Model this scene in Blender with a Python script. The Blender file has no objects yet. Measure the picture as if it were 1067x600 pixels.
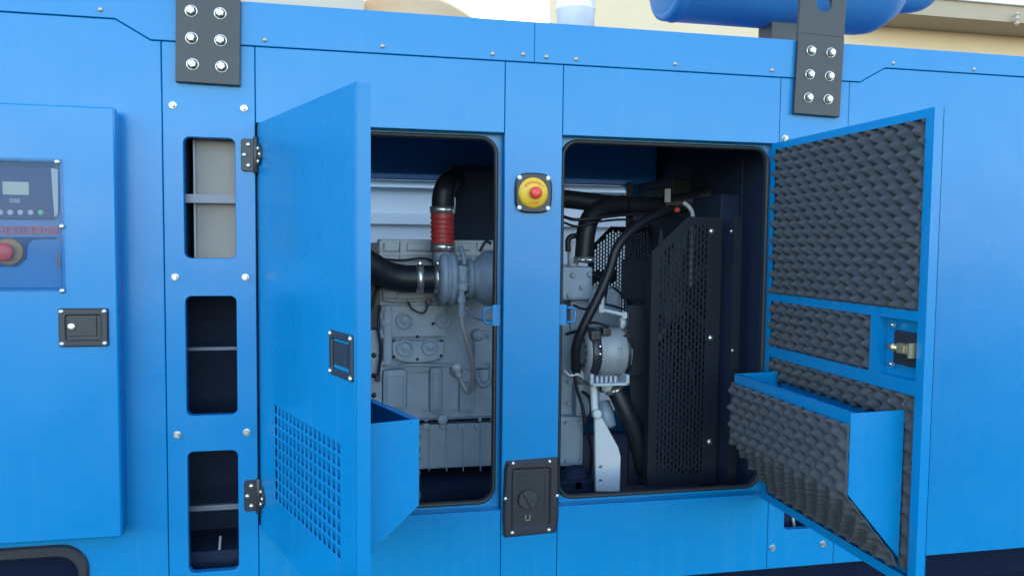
import bpy, bmesh, math, random
from mathutils import Vector, Matrix
from mathutils.geometry import tessellate_polygon
random.seed(7)
S = bpy.context.scene
COL = S.collection
PI = math.pi
rad = math.radians

# ------------------------------------------------------------------ camera
F, YAW, PITCH, ROLL = 821.035, 0.20994, 0.05811, -0.01058
CAM = Vector((0.57378, -2.7462, 0.96867))
_f = Vector((math.sin(YAW), math.cos(YAW), 0)); _r = Vector((math.cos(YAW), -math.sin(YAW), 0)); _d = Vector((0, 0, -1))
FWD = _f*math.cos(PITCH) + _d*math.sin(PITCH); _d2 = _d*math.cos(PITCH) - _f*math.sin(PITCH)
RIGHT = _r*math.cos(ROLL) + _d2*math.sin(ROLL); DOWN = _d2*math.cos(ROLL) - _r*math.sin(ROLL)

def at(px, py, Y=0.0):
    """a point measured on the photograph, taken to the upright plane at depth Y"""
    d = RIGHT*((px-533.5)/F) + DOWN*((py-300)/F) + FWD
    return CAM + d*((Y-CAM.y)/d.y)
def X(px, py, Y=0.0): return at(px, py, Y).x
def Z(px, py, Y=0.0): return at(px, py, Y).z

cam = bpy.data.cameras.new('camera'); co = bpy.data.objects.new('camera', cam); COL.objects.link(co)
co.matrix_world = Matrix(((RIGHT.x, -DOWN.x, -FWD.x, CAM.x), (RIGHT.y, -DOWN.y, -FWD.y, CAM.y), (RIGHT.z, -DOWN.z, -FWD.z, CAM.z), (0, 0, 0, 1)))
cam.sensor_width = 36; cam.lens = 36*F/1067; cam.clip_start = 0.02; cam.clip_end = 2000
S.camera = co

# ------------------------------------------------------------------ materials
def mat(name, col, rough=0.5, metal=0.0, spec=0.5, noise=0.0, nscale=20, bump=0.0, bscale=200, rvar=0.0, coat=0.0, emit=None):
    m = bpy.data.materials.new(name); m.use_nodes = True
    nt = m.node_tree; b = nt.nodes['Principled BSDF']
    b.inputs['Base Color'].default_value = (*col, 1); b.inputs['Roughness'].default_value = rough
    b.inputs['Metallic'].default_value = metal; b.inputs['Specular IOR Level'].default_value = spec
    b.inputs['Coat Weight'].default_value = coat; b.inputs['Coat Roughness'].default_value = 0.25
    tc = nt.nodes.new('ShaderNodeTexCoord')
    if noise:
        n = nt.nodes.new('ShaderNodeTexNoise'); n.inputs['Scale'].default_value = nscale; n.inputs['Detail'].default_value = 6
        nt.links.new(tc.outputs['Object'], n.inputs['Vector'])
        mx = nt.nodes.new('ShaderNodeMix'); mx.data_type = 'RGBA'
        mx.inputs['A'].default_value = (*[max(0, c*(1-noise)) for c in col], 1); mx.inputs['B'].default_value = (*[min(1, c*(1+noise)) for c in col], 1)
        nt.links.new(n.outputs['Fac'], mx.inputs['Factor']); nt.links.new(mx.outputs['Result'], b.inputs['Base Color'])
    if rvar:
        n2 = nt.nodes.new('ShaderNodeTexNoise'); n2.inputs['Scale'].default_value = 5; n2.inputs['Detail'].default_value = 5
        nt.links.new(tc.outputs['Object'], n2.inputs['Vector'])
        mr = nt.nodes.new('ShaderNodeMapRange'); mr.inputs['From Min'].default_value = .3; mr.inputs['From Max'].default_value = .7
        mr.inputs['To Min'].default_value = rough-rvar; mr.inputs['To Max'].default_value = rough+rvar
        nt.links.new(n2.outputs['Fac'], mr.inputs['Value']); nt.links.new(mr.outputs['Result'], b.inputs['Roughness'])
    if bump:
        n3 = nt.nodes.new('ShaderNodeTexNoise'); n3.inputs['Scale'].default_value = bscale; n3.inputs['Detail'].default_value = 3
        nt.links.new(tc.outputs['Object'], n3.inputs['Vector'])
        bp = nt.nodes.new('ShaderNodeBump'); bp.inputs['Strength'].default_value = bump; bp.inputs['Distance'].default_value = .002
        nt.links.new(n3.outputs['Fac'], bp.inputs['Height']); nt.links.new(bp.outputs['Normal'], b.inputs['Normal'])
    if emit:
        b.inputs['Emission Color'].default_value = (*emit[0], 1); b.inputs['Emission Strength'].default_value = emit[1]
    return m

M = dict(
    blue=mat('blue powder coat', (0.0002, 0.190, 0.450), .28, spec=.42, bump=.06, bscale=420, rvar=.03, noise=.05, nscale=1.3),
    black=mat('black powder coat', (0.028, 0.030, 0.036), .42, bump=.12, bscale=500),
    plastic=mat('black plastic', (0.020, 0.023, 0.032), .4, bump=.08, bscale=600),
    rubber=mat('black rubber', (0.016, 0.017, 0.020), .5),
    hose=mat('black hose', (0.010, 0.012, 0.018), .45, spec=.35, bump=.1, bscale=120),
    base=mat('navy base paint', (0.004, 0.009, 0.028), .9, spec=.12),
    inner=mat('brightened inner blue', (0.02, 0.30, 0.80), .6),  # panel blue lightened to make up for light missing under the roof
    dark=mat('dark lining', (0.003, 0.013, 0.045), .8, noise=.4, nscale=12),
    guard=mat('black guard steel', (0.010, 0.013, 0.022), .6, spec=.25, bump=.06),
    foam=mat('charcoal acoustic foam', (0.062, 0.069, 0.082), .95, spec=.15, noise=.25, nscale=60, bump=.35, bscale=700),
    engine=mat('blue grey engine paint', (0.235, 0.305, 0.385), .45, noise=.35, nscale=9, bump=.25, bscale=160, rvar=.08),
    engine_pale=mat('pale engine paint', (0.43, 0.48, 0.53), .45, noise=.08, nscale=14, bump=.2, bscale=160),
    pan=mat('oil pan paint', (0.20, 0.265, 0.34), .5, noise=.3, nscale=10, bump=.2, bscale=160),
    alloy=mat('cast aluminium', (0.27, 0.30, 0.33), .5, metal=.1, noise=.15, nscale=25, bump=.3, bscale=200),
    rivet=mat('dull rivet steel', (0.40, 0.38, 0.35), .45, metal=.6),
    zinc=mat('zinc plated steel', (0.66, 0.65, 0.61), .32, metal=.9, noise=.1, nscale=80),
    chrome=mat('polished steel', (0.85, 0.85, 0.83), .16, metal=1.0),
    brass=mat('brass', (0.62, 0.52, 0.30), .35, metal=.8),
    galv=mat('galvanised steel', (0.82, 0.77, 0.70), .38, metal=.25, noise=.18, nscale=18),
    grey=mat('grey duct steel', (0.235, 0.215, 0.20), .5, noise=.25, nscale=6, bump=.05),
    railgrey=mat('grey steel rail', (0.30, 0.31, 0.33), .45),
    red=mat('red silicone', (0.40, 0.035, 0.030), .4, bump=.1, bscale=90),
    redbtn=mat('red button', (0.74, 0.05, 0.03), .35),
    yellow=mat('yellow collar', (0.80, 0.48, 0.03), .45),
    orange=mat('dull orange collar', (0.42, 0.20, 0.05), .5),
    redink=mat('red ink', (0.55, 0.05, 0.03), .5),
    white=mat('white print', (0.8, 0.8, 0.78), .5),
    grn=mat('green print', (0.10, 0.55, 0.25), .5),
    lcd=mat('grey display glass', (0.36, 0.37, 0.31), .2),
    navy=mat('navy panel', (0.012, 0.050, 0.150), .5, spec=.3),
    panelblue=mat('panel lower plate', (0.03, 0.19, 0.42), .45),
    silvergrey=mat('silver grey edge', (0.5, 0.49, 0.5), .4),
    faded=mat('faded blue paint', (0.035, 0.165, 0.36), .5, noise=.1, nscale=5, bump=.05),
    fan=mat('dark fan plastic', (0.09, 0.11, 0.13), .5),
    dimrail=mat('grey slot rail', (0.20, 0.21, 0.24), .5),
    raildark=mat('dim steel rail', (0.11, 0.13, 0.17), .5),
    leg=mat('white engine paint', (0.58, 0.62, 0.66), .45, noise=.06, nscale=14),
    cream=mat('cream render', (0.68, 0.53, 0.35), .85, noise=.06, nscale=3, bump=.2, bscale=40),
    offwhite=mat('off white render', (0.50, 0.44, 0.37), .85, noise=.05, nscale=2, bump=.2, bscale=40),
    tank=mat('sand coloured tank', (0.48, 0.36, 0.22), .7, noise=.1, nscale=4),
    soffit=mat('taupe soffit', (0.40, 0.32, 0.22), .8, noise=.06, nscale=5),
    roofwhite=mat('white roof sheet', (0.82, 0.83, 0.84), .5),
    palewall=mat('pale sheet wall', (0.56, 0.55, 0.53), .6, noise=.04, nscale=2),
    ground=mat('grey yard concrete', (0.055, 0.054, 0.053), .9, noise=.25, nscale=3, bump=.4, bscale=60),
    hole_shade=mat('black hole shade', (0.02, 0.02, 0.02), .5),
)
def pane_mat():
    m = bpy.data.materials.new('clear acrylic'); m.use_nodes = True; nt = m.node_tree; nt.nodes.clear()
    o = nt.nodes.new('ShaderNodeOutputMaterial'); t = nt.nodes.new('ShaderNodeBsdfTransparent'); g = nt.nodes.new('ShaderNodeBsdfGlossy')
    t.inputs['Color'].default_value = (.86, .9, .95, 1)
    g.inputs['Roughness'].default_value = .08
    haze_tint = nt.nodes.new('ShaderNodeBsdfDiffuse'); haze_tint.inputs['Color'].default_value = (.12, .34, .62, 1)  # bluish diffuse share paints a sky haze over the pane
    a = nt.nodes.new('ShaderNodeMixShader'); a.inputs['Fac'].default_value = .05
    nt.links.new(t.outputs[0], a.inputs[1]); nt.links.new(haze_tint.outputs[0], a.inputs[2])
    fr = nt.nodes.new('ShaderNodeFresnel'); fr.inputs['IOR'].default_value = 1.18
    b = nt.nodes.new('ShaderNodeMixShader'); nt.links.new(fr.outputs[0], b.inputs['Fac'])
    nt.links.new(a.outputs[0], b.inputs[1]); nt.links.new(g.outputs[0], b.inputs[2]); nt.links.new(b.outputs[0], o.inputs['Surface'])
    return m
M['pane'] = pane_mat()
def weather_paint(m):
    # faint rain streaks of dust and slightly wavy sheet metal
    nt = m.node_tree; b = nt.nodes['Principled BSDF']
    tc = nt.nodes.new('ShaderNodeTexCoord'); mp = nt.nodes.new('ShaderNodeMapping'); mp.inputs['Scale'].default_value = (26, 26, 1.2)
    n = nt.nodes.new('ShaderNodeTexNoise'); n.inputs['Scale'].default_value = 1; n.inputs['Detail'].default_value = 5
    n2 = nt.nodes.new('ShaderNodeTexNoise'); n2.inputs['Scale'].default_value = 9; n2.inputs['Detail'].default_value = 8; n2.inputs['Roughness'].default_value = .7
    nt.links.new(tc.outputs['Object'], mp.inputs['Vector']); nt.links.new(mp.outputs['Vector'], n.inputs['Vector']); nt.links.new(tc.outputs['Object'], n2.inputs['Vector'])
    r1 = nt.nodes.new('ShaderNodeMapRange'); r1.inputs['From Min'].default_value = .52; r1.inputs['From Max'].default_value = .80; r1.inputs['To Max'].default_value = .05
    r2 = nt.nodes.new('ShaderNodeMapRange'); r2.inputs['From Min'].default_value = .55; r2.inputs['From Max'].default_value = .85; r2.inputs['To Max'].default_value = .07
    nt.links.new(n.outputs['Fac'], r1.inputs['Value']); nt.links.new(n2.outputs['Fac'], r2.inputs['Value'])
    ad = nt.nodes.new('ShaderNodeMath'); nt.links.new(r1.outputs['Result'], ad.inputs[0]); nt.links.new(r2.outputs['Result'], ad.inputs[1])
    old = b.inputs['Base Color'].links[0].from_socket
    mx = nt.nodes.new('ShaderNodeMix'); mx.data_type = 'RGBA'; mx.inputs['B'].default_value = (.20, .30, .40, 1)
    nt.links.new(old, mx.inputs['A']); nt.links.new(ad.outputs[0], mx.inputs['Factor']); nt.links.new(mx.outputs['Result'], b.inputs['Base Color'])
    n3 = nt.nodes.new('ShaderNodeTexNoise'); n3.inputs['Scale'].default_value = 3.2; n3.inputs['Detail'].default_value = 1
    nt.links.new(tc.outputs['Object'], n3.inputs['Vector'])
    bp = nt.nodes.new('ShaderNodeBump'); bp.inputs['Strength'].default_value = .18; bp.inputs['Distance'].default_value = .02
    ob = b.inputs['Normal'].links[0].from_node
    nt.links.new(n3.outputs['Fac'], bp.inputs['Height']); nt.links.new(bp.outputs['Normal'], ob.inputs['Normal'])
weather_paint(M['blue'])

# ------------------------------------------------------------------ mesh building
def frame_of(d):
    d = d.normalized(); a = Vector((0, 0, 1)) if abs(d.z) < .9 else Vector((1, 0, 0))
    u = d.cross(a).normalized(); return u, d.cross(u).normalized()

class MB:
    def __init__(s, tf=None): s.bm = bmesh.new(); s.tf = tf
    def v(s, p): return s.bm.verts.new(p)
    def f(s, vs, mi=0, sm=False):
        try: fc = s.bm.faces.new(vs)
        except ValueError: return
        fc.material_index = mi; fc.smooth = sm; return fc
    def box(s, x0, x1, y0, y1, z0, z1, mi=0, ch=0.0):
        """box with front (-y) and other edges chamfered by ch"""
        bm2 = bmesh.new(); bmesh.ops.create_cube(bm2, size=1)
        for v in bm2.verts: v.co = Vector(((x0+x1)/2+v.co.x*(x1-x0), (y0+y1)/2+v.co.y*(y1-y0), (z0+z1)/2+v.co.z*(z1-z0)))
        if ch: bmesh.ops.bevel(bm2, geom=bm2.edges[:], offset=min(ch, .45*min(abs(x1-x0), abs(y1-y0), abs(z1-z0))), segments=2, affect='EDGES', profile=.6)
        s.merge(bm2, mi); return s
    def merge(s, bm2, mi=0, mtx=None, sm=False):
        mp = {}
        for v in bm2.verts: mp[v] = s.v(mtx @ v.co if mtx else v.co)
        for fc in bm2.faces: s.f([mp[v] for v in fc.verts], mi, sm or fc.smooth)
        bm2.free()
    def loft(s, rings, mi=0, sm=True, closed=True, caps=True):
        rs = [[s.v(p) for p in r] for r in rings]; n = len(rs[0])
        for a, b in zip(rs, rs[1:]):
            for i in range(n if closed else n-1):
                j = (i+1) % n; s.f([a[i], a[j], b[j], b[i]], mi, sm)
        if caps: s.f(rs[0][::-1], mi, False); s.f(rs[-1], mi, False)
        return s
    def tube(s, pts, r, mi=0, seg=14, smooth_pts=True, caps=True, ripple=None):
        pts = [Vector(p) for p in pts]
        if smooth_pts and len(pts) > 2:
            out = []
            for i in range(len(pts)-1):
                p0, p1, p2, p3 = pts[max(i-1, 0)], pts[i], pts[i+1], pts[min(i+2, len(pts)-1)]
                for k in range(6):
                    t = k/6; out.append(.5*((2*p1)+(p2-p0)*t+(2*p0-5*p1+4*p2-p3)*t*t+(3*p1-p0-3*p2+p3)*t**3))
            pts = out+[pts[-1]]
        rings = []; u = None
        for i, p in enumerate(pts):
            d = (pts[min(i+1, len(pts)-1)]-pts[max(i-1, 0)]).normalized()
            if u is None: u, w = frame_of(d)
            else:
                u = (u-d*u.dot(d)).normalized(); w = d.cross(u)
            rr = r[i] if isinstance(r, (list, tuple)) else r
            rings.append([p+(u*math.cos(a)+w*math.sin(a))*rr for a in [2*PI*k/seg for k in range(seg)]])
        return s.loft(rings, mi, True, True, caps)
    def lathe(s, c, axis, prof, mi=0, seg=24, sm=True):
        """prof: list of (distance along axis, radius)"""
        c = Vector(c); d = Vector(axis).normalized(); u, w = frame_of(d)
        rings = [[c+d*t+(u*math.cos(a)+w*math.sin(a))*max(r, 1e-4) for a in [2*PI*k/seg for k in range(seg)]] for t, r in prof]
        return s.loft(rings, mi, sm)
    def plate(s, outer, holes, y0, y1, mi=0, ch=.0015):
        """sheet in the x-z plane from y0 (front) to y1 with holes; small chamfer round the front rims"""
        def inset(poly, d):
            n = len(poly); out = []
            ar = sum(poly[i][0]*poly[(i+1) % n][1]-poly[(i+1) % n][0]*poly[i][1] for i in range(n))
            sg = 1 if ar > 0 else -1
            for i in range(n):
                a, b, c = Vector(poly[i-1]), Vector(poly[i]), Vector(poly[(i+1) % n])
                e1 = (b-a).normalized(); e2 = (c-b).normalized()
                n1 = Vector((-e1.y, e1.x))*sg; n2 = Vector((-e2.y, e2.x))*sg
                nn = n1+n2; q = nn.length_squared
                out.append(tuple(b+nn*(2*d/q if q > .2 else d)))
            return out
        loops = [outer]+holes
        fr = [inset(outer, ch)]+[inset(h, -ch) for h in holes]
        def cap(lp, y, flip):
            tris = tessellate_polygon([[Vector((p[0], p[1], 0)) for p in l] for l in lp])
            vs = [s.v((p[0], y, p[1])) for l in lp for p in l]
            for t in tris: s.f([vs[i] for i in (t if flip else t[::-1])], mi)
            k = 0; res = []
            for l in lp: res.append(vs[k:k+len(l)]); k += len(l)
            return res
        A = cap(fr, y0, True); B = cap(loops, y1, False)
        for k, l in enumerate(loops):
            mid = [s.v((p[0], y0+ch, p[1])) for p in l]; n = len(l)
            for i in range(n):
                j = (i+1) % n
                s.f([A[k][i], A[k][j], mid[j], mid[i]], mi); s.f([mid[i], mid[j], B[k][j], B[k][i]], mi)
        return s
    def build(s, name, mats, parent=None, local=False, flip=False, loc=None):
        if s.tf:
            for v in s.bm.verts: v.co = s.tf(v.co)
        bmesh.ops.remove_doubles(s.bm, verts=s.bm.verts[:], dist=1e-5)
        bmesh.ops.recalc_face_normals(s.bm, faces=s.bm.faces[:])
        me = bpy.data.meshes.new(name); s.bm.to_mesh(me); s.bm.free()
        for m in (mats if isinstance(mats, (list, tuple)) else [mats]): me.materials.append(M[m])
        o = bpy.data.objects.new(name, me); COL.objects.link(o)
        if parent:
            o.parent = parent
            if not local: o.matrix_parent_inverse = world(parent).inverted()
        if loc is not None: o.location = loc
        return o
def world(o):
    m = o.matrix_basis.copy()
    return (world(o.parent) @ o.matrix_parent_inverse @ m) if o.parent else m
def thing(name, label, cat, loc=(0, 0, 0), group=None):
    o = bpy.data.objects.new(name, None); COL.objects.link(o); o.location = loc; o.empty_display_size = .1
    tag(o, label, cat, group); return o
def tag(o, label, cat, group=None, kind=None):
    if label: o['label'] = label; o['category'] = cat
    if group: o['group'] = group
    if kind: o['kind'] = kind
    return o
def rrect(x0, z0, x1, z1, r, n=7):
    out = []
    for cx, cz, a0 in ((x1-r, z1-r, 0), (x0+r, z1-r, PI/2), (x0+r, z0+r, PI), (x1-r, z0+r, 1.5*PI)):
        for k in range(n+1):
            a = a0+PI/2*k/n; out.append((cx+r*math.cos(a), cz+r*math.sin(a)))
    return out
def circle(cx, cz, r, n=20): return [(cx+r*math.cos(2*PI*k/n), cz+r*math.sin(2*PI*k/n)) for k in range(n)]

_hex = {}
def fastener(name, x, y, z, r, parent, kind='hex', m='zinc', rot=None, local=False):
    """hex bolt with washer, or a domed rivet / screw, head towards -y; copies share a mesh"""
    key = (name, kind, round(r, 4), m)
    if key not in _hex:
        b = MB()
        if kind == 'hex':
            b.lathe((0, .002, 0), (0, -1, 0), [(0, r*1.0), (.003, r*1.0), (.004, r*.94), (.004, r*.86), (.0015, r*.80)], 0, 20)
            a6 = [PI/3*k+.3 for k in range(6)]
            hr = r*.66; h = r*.55+.004
            b.loft([[(hr*math.cos(a), -.002, hr*math.sin(a)) for a in a6], [(hr*math.cos(a), -h, hr*math.sin(a)) for a in a6], [(hr*.8*math.cos(a), -h-.002, hr*.8*math.sin(a)) for a in a6]], 0, False)
        else:
            b.lathe((0, .002, 0), (0, -1, 0), [(0, r), (.002, r), (.002+r*.35, r*.82), (.002+r*.55, r*.45), (.002+r*.6, .0005)], 0, 14)
        o = b.build(name, m); _hex[key] = o.data
    else:
        o = bpy.data.objects.new(name, _hex[key]); COL.objects.link(o)
    o.parent = parent
    if not local: o.matrix_parent_inverse = world(parent).inverted()
    o.location = (x, y, z)
    o.rotation_euler = (0, random.uniform(-.5, .5), 0) if rot is None else rot
    return o
def add_text(b, txt, size, mtx, mi=0, thick=.0004):
    cu = bpy.data.curves.new('lettering', 'FONT'); cu.body = txt; cu.size = size; cu.align_x = 'CENTER'; cu.align_y = 'CENTER'; cu.extrude = thick
    o = bpy.data.objects.new('lettering', cu); COL.objects.link(o)
    dg = bpy.context.evaluated_depsgraph_get(); me = bpy.data.meshes.new_from_object(o.evaluated_get(dg))
    bm2 = bmesh.new(); bm2.from_mesh(me); b.merge(bm2, mi, mtx)
    bpy.data.objects.remove(o); bpy.data.curves.remove(cu); bpy.data.meshes.remove(me)
UP = Matrix.Rotation(PI/2, 4, 'X')             # lays text on an upright wall facing -y

# ------------------------------------------------------------------ main levels of the enclosure (metres)
XL, XR = -1.05, 3.85                           # ends
S1, S2, S3, S4, S5, S6 = 0.0, .2873, 1.127, 1.3387, 2.1925, 2.4843
ZB, Z3, Z5, Z1, Z0, Z2 = -.30, .0, 1.352, 1.60, 1.6594, 1.7414
T = .03; G = .0011                             # sheet return depth, half gap
DEPTH = 1.55
GROUND = -.75
enc = thing('generator_enclosure', 'long bright blue sheet steel generator enclosure with two service doors standing open', 'generator enclosure', (1.4, .78, ZB))

def P(poly_holes, name, parent=enc, m='blue', y0=0.0, y1=T, ch=.002):
    o, h = poly_holes; return MB().plate(o, h, y0, y1, 0, ch).build(name, m, parent)

# ---- fascia profile: low at the corner posts, higher over the end panels
xa, xb = X(120, 19), X(157, 40); xc, xd = X(896, 85), X(921.7, 71.5); xm = X(557, 44)
pocket = rrect(-.93, -.27, -.262, -.04, .07)
left_panel = P(([(XL, ZB), (S1-G, ZB), (S1-G, Z1-G), (xb, Z1-G), (xa, Z0-G), (XL, Z0-G)], [pocket]), 'side_panel')
right_panel = P(([(S6+G, ZB), (XR, ZB), (XR, Z0-G), (xd, Z0-G), (xc, Z1-G), (S6+G, Z1-G)], []), 'side_panel')
rail_l = P(([(XL, Z0+G), (xa, Z0+G), (xb, Z1+G), (xm-.0005, Z1+G), (xm-.0005, Z2), (XL, Z2)], []), 'roof_rail', y0=-.003)
rail_r = P(([(xm+.0005, Z1+G), (xc, Z1+G), (xd, Z0+G), (XR, Z0+G), (XR, Z2), (xm+.0005, Z2)], []), 'roof_rail', y0=-.003)
for px, py in ((105, 10.5), (276, 42), (398.5, 48.5), (513, 56.5), (545, 57), (569, 59.5), (600, 62), (703, 67), (804, 73.5), (930, 66), (1014, 72.5)):
    p = at(px, py); fastener('screw', p.x, -.004, p.z, .0085, rail_l if p.x < xm else rail_r, 'dome', 'rivet')
P(([(S2+G, Z5), (S3-G, Z5), (S3-G, Z1-G), (S2+G, Z1-G)], []), 'header_panel')
P(([(S4+G, Z5), (S5-G, Z5), (S5-G, Z1-G), (S4+G, Z1-G)], []), 'header_panel')
P(([(S2+G, ZB), (S3-G, ZB), (S3-G, Z3), (S2+G, Z3)], []), 'lower_panel')
P(([(S4+G, ZB), (S5-G, ZB), (S5-G, Z3), (S4+G, Z3)], []), 'lower_panel')
post = P(([(S3+G, ZB), (S4-G, ZB), (S4-G, Z1-G), (S3+G, Z1-G)], []), 'center_post', y1=.06)
wins = [(.905, 1.298), (.383, .780), (-.150, .262)]
vent_l = P(([(S1+G, ZB), (S2-G, ZB), (S2-G, Z1-G), (S1+G, Z1-G)], [rrect(.063, a, .2225, b, .02) for a, b in wins]), 'vent_panel')
vent_r = P(([(S5+G, ZB), (S6-G, ZB), (S6-G, Z1-G), (S5+G, Z1-G)], [rrect(S5+.07, a, S5+.229, b, .02) for a, b in wins]), 'vent_panel')
for zz in (1.398, .843, .322):
    for xx in (.033, .252): fastener('bolt', xx, -.001, zz, .0125, vent_l)
for zz in (1.374, .843, .322, -.215):
    for xx in (S5+.022, S6-.05): fastener('bolt', xx, -.001, zz, .0125, vent_r)
# shell: roof, rear, ends, floor
MB().box(XL, XR, T+.001, DEPTH+.03, Z2-.03, Z2-.002).build('roof', 'blue', enc)
rear_holes = [rrect(.305, .0, 1.105, 1.298, .05), rrect(1.352, .0, 2.165, 1.298, .05)]
P(([(XL, ZB), (XR, ZB), (XR, Z2-.035), (XL, Z2-.035)], rear_holes), 'rear_panel', y0=DEPTH, y1=DEPTH+.03)
for x0, x1 in ((XL, XL+.02), (XR-.02, XR)): MB().box(x0, x1, T+.001, DEPTH-.001, ZB, Z2-.035).build('end_panel', 'blue', enc)
MB().box(XL+.05, XR-.05, .12, DEPTH, GROUND, ZB-.002).box(XL+.02, XR-.02, .07, .12, ZB-.14, ZB-.004).box(XL+.02, XR-.02, .05, .12, GROUND+.03, GROUND+.1).build('base_frame', 'base', enc)

# acoustic lining and inner structure (dark)
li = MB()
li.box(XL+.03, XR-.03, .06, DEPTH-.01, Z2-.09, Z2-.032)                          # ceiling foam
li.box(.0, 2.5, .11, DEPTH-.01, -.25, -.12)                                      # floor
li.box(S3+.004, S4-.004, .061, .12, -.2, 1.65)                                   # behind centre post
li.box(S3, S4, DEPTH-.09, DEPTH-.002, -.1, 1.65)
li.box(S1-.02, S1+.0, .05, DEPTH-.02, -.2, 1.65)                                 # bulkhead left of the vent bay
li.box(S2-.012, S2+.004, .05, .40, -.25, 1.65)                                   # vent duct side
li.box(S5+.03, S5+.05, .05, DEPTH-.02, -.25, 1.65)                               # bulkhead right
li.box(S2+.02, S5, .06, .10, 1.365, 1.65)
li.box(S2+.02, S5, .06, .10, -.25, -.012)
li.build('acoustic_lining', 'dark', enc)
MB().box(S2+.005, S5+.02, DEPTH-.30, DEPTH-.003, 1.302, 1.645, 0, .01).build('inner_header', 'inner', enc)

# vent bay behind the slotted post: grey duct plate, rails, cable
MB().box(X(203.5, 200, .075), .275, .075, .080, .86, 1.345).build('duct_plate', 'grey', enc)
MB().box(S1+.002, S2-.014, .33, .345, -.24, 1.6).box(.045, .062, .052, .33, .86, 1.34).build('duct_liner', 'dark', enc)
MB().box(X(203.5, 200, .075)-.004, X(203.5, 200, .075)+.003, .066, .0745, .86, 1.345).build('duct_angle', 'railgrey', enc)
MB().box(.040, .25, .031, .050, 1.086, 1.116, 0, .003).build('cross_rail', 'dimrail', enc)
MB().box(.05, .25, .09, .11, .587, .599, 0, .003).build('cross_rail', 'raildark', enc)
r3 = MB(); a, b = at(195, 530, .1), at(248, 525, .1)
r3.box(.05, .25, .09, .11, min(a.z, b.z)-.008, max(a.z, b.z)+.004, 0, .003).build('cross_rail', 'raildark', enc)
MB().tube([at(229.8, 558, .12), at(228.5, 575, .12), at(227, 600, .12)], .0045, 0, 8).build('cable', 'railgrey', enc)
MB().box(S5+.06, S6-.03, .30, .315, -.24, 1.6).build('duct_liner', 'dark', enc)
MB().tube([at(826, 537, .1), at(829, 560, .1)], .006, 0, 8).build('cable', 'silvergrey', enc)

# rubber edged intake at the lower left
rim = MB(); ring_o = rrect(-.95, -.285, -.243, -.022, .085); rim.plate(ring_o, [rrect(-.93, -.27, -.275, -.062, .06)], -.012, .02, 0, .006)
rim.build('intake_rim', 'plastic', enc)
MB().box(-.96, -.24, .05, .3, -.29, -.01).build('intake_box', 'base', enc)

# ------------------------------------------------------------------ door openings
def opening(x0, x1, hole, strike_x, sgn):
    fr = MB().plate([(x0, Z3), (x1, Z3), (x1, Z5), (x0, Z5)], [rrect(*hole, .055, 9)], .045, .06, 0, .001)
    fo = fr.build('door_frame', 'blue', enc)
    jb = MB()   # returns round the opening
    jb.box(x0, x0+.002, T+.001, .0449, Z3, Z5).box(x1-.002, x1, T+.001, .0449, Z3, Z5).box(x0, x1, T+.001, .0449, Z5-.002, Z5-.0002).box(x0, x1, T+.001, .0449, Z3+.0002, Z3+.002)
    jb.build('jamb', 'blue', fo)
    # seal: a bulb round the hole edge
    pts = rrect(hole[0], hole[1], hole[2], hole[3], .055, 9)
    n = len(pts); rings = []
    for i, p in enumerate(pts):
        a, c = Vector(pts[i-1]), Vector(pts[(i+1) % n]); t = (c-a).normalized(); nn = Vector((t.y, -t.x))
        rings.append([(p[0]+nn.x*(.002+.0085*math.cos(q)), .042+.014*math.sin(q), p[1]+nn.y*(.002+.0085*math.cos(q))) for q in [2*PI*k/10 for k in range(10)]])
    sl = MB(); vs = [[sl.v(p) for p in r] for r in rings]
    for i in range(n):
        for k in range(10): sl.f([vs[i][k], vs[(i+1) % n][k], vs[(i+1) % n][(k+1) % 10], vs[i][(k+1) % 10]], 0, True)
    sl.build('door_seal', 'rubber', fo)
    # inner return behind the seal
    st = MB(); zc = .705
    st.box(strike_x-.014, strike_x+.014, .026, .030, zc-.038, zc+.038, 0, .001)
    e = strike_x+sgn*.012
    st.tube([(e, .024, zc+.026), (e+sgn*.026, .024, zc+.026), (e+sgn*.034, .024, zc+.018), (e+sgn*.034, .024, zc-.018), (e+sgn*.026, .024, zc-.026), (e, .024, zc-.026)], .0042, 0, 8, smooth_pts=False)
    st.box(strike_x-.010, strike_x+.010, .029, .046, zc-.03, zc+.03)
    st.build('striker', 'blue', fo)
opening(S2+.002, S3-.002, (.305, .024, 1.103, 1.334), 1.108, -1)
opening(S4+.002, S5-.002, (1.352, .024, 2.165, 1.334), 1.356, 1)

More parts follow.
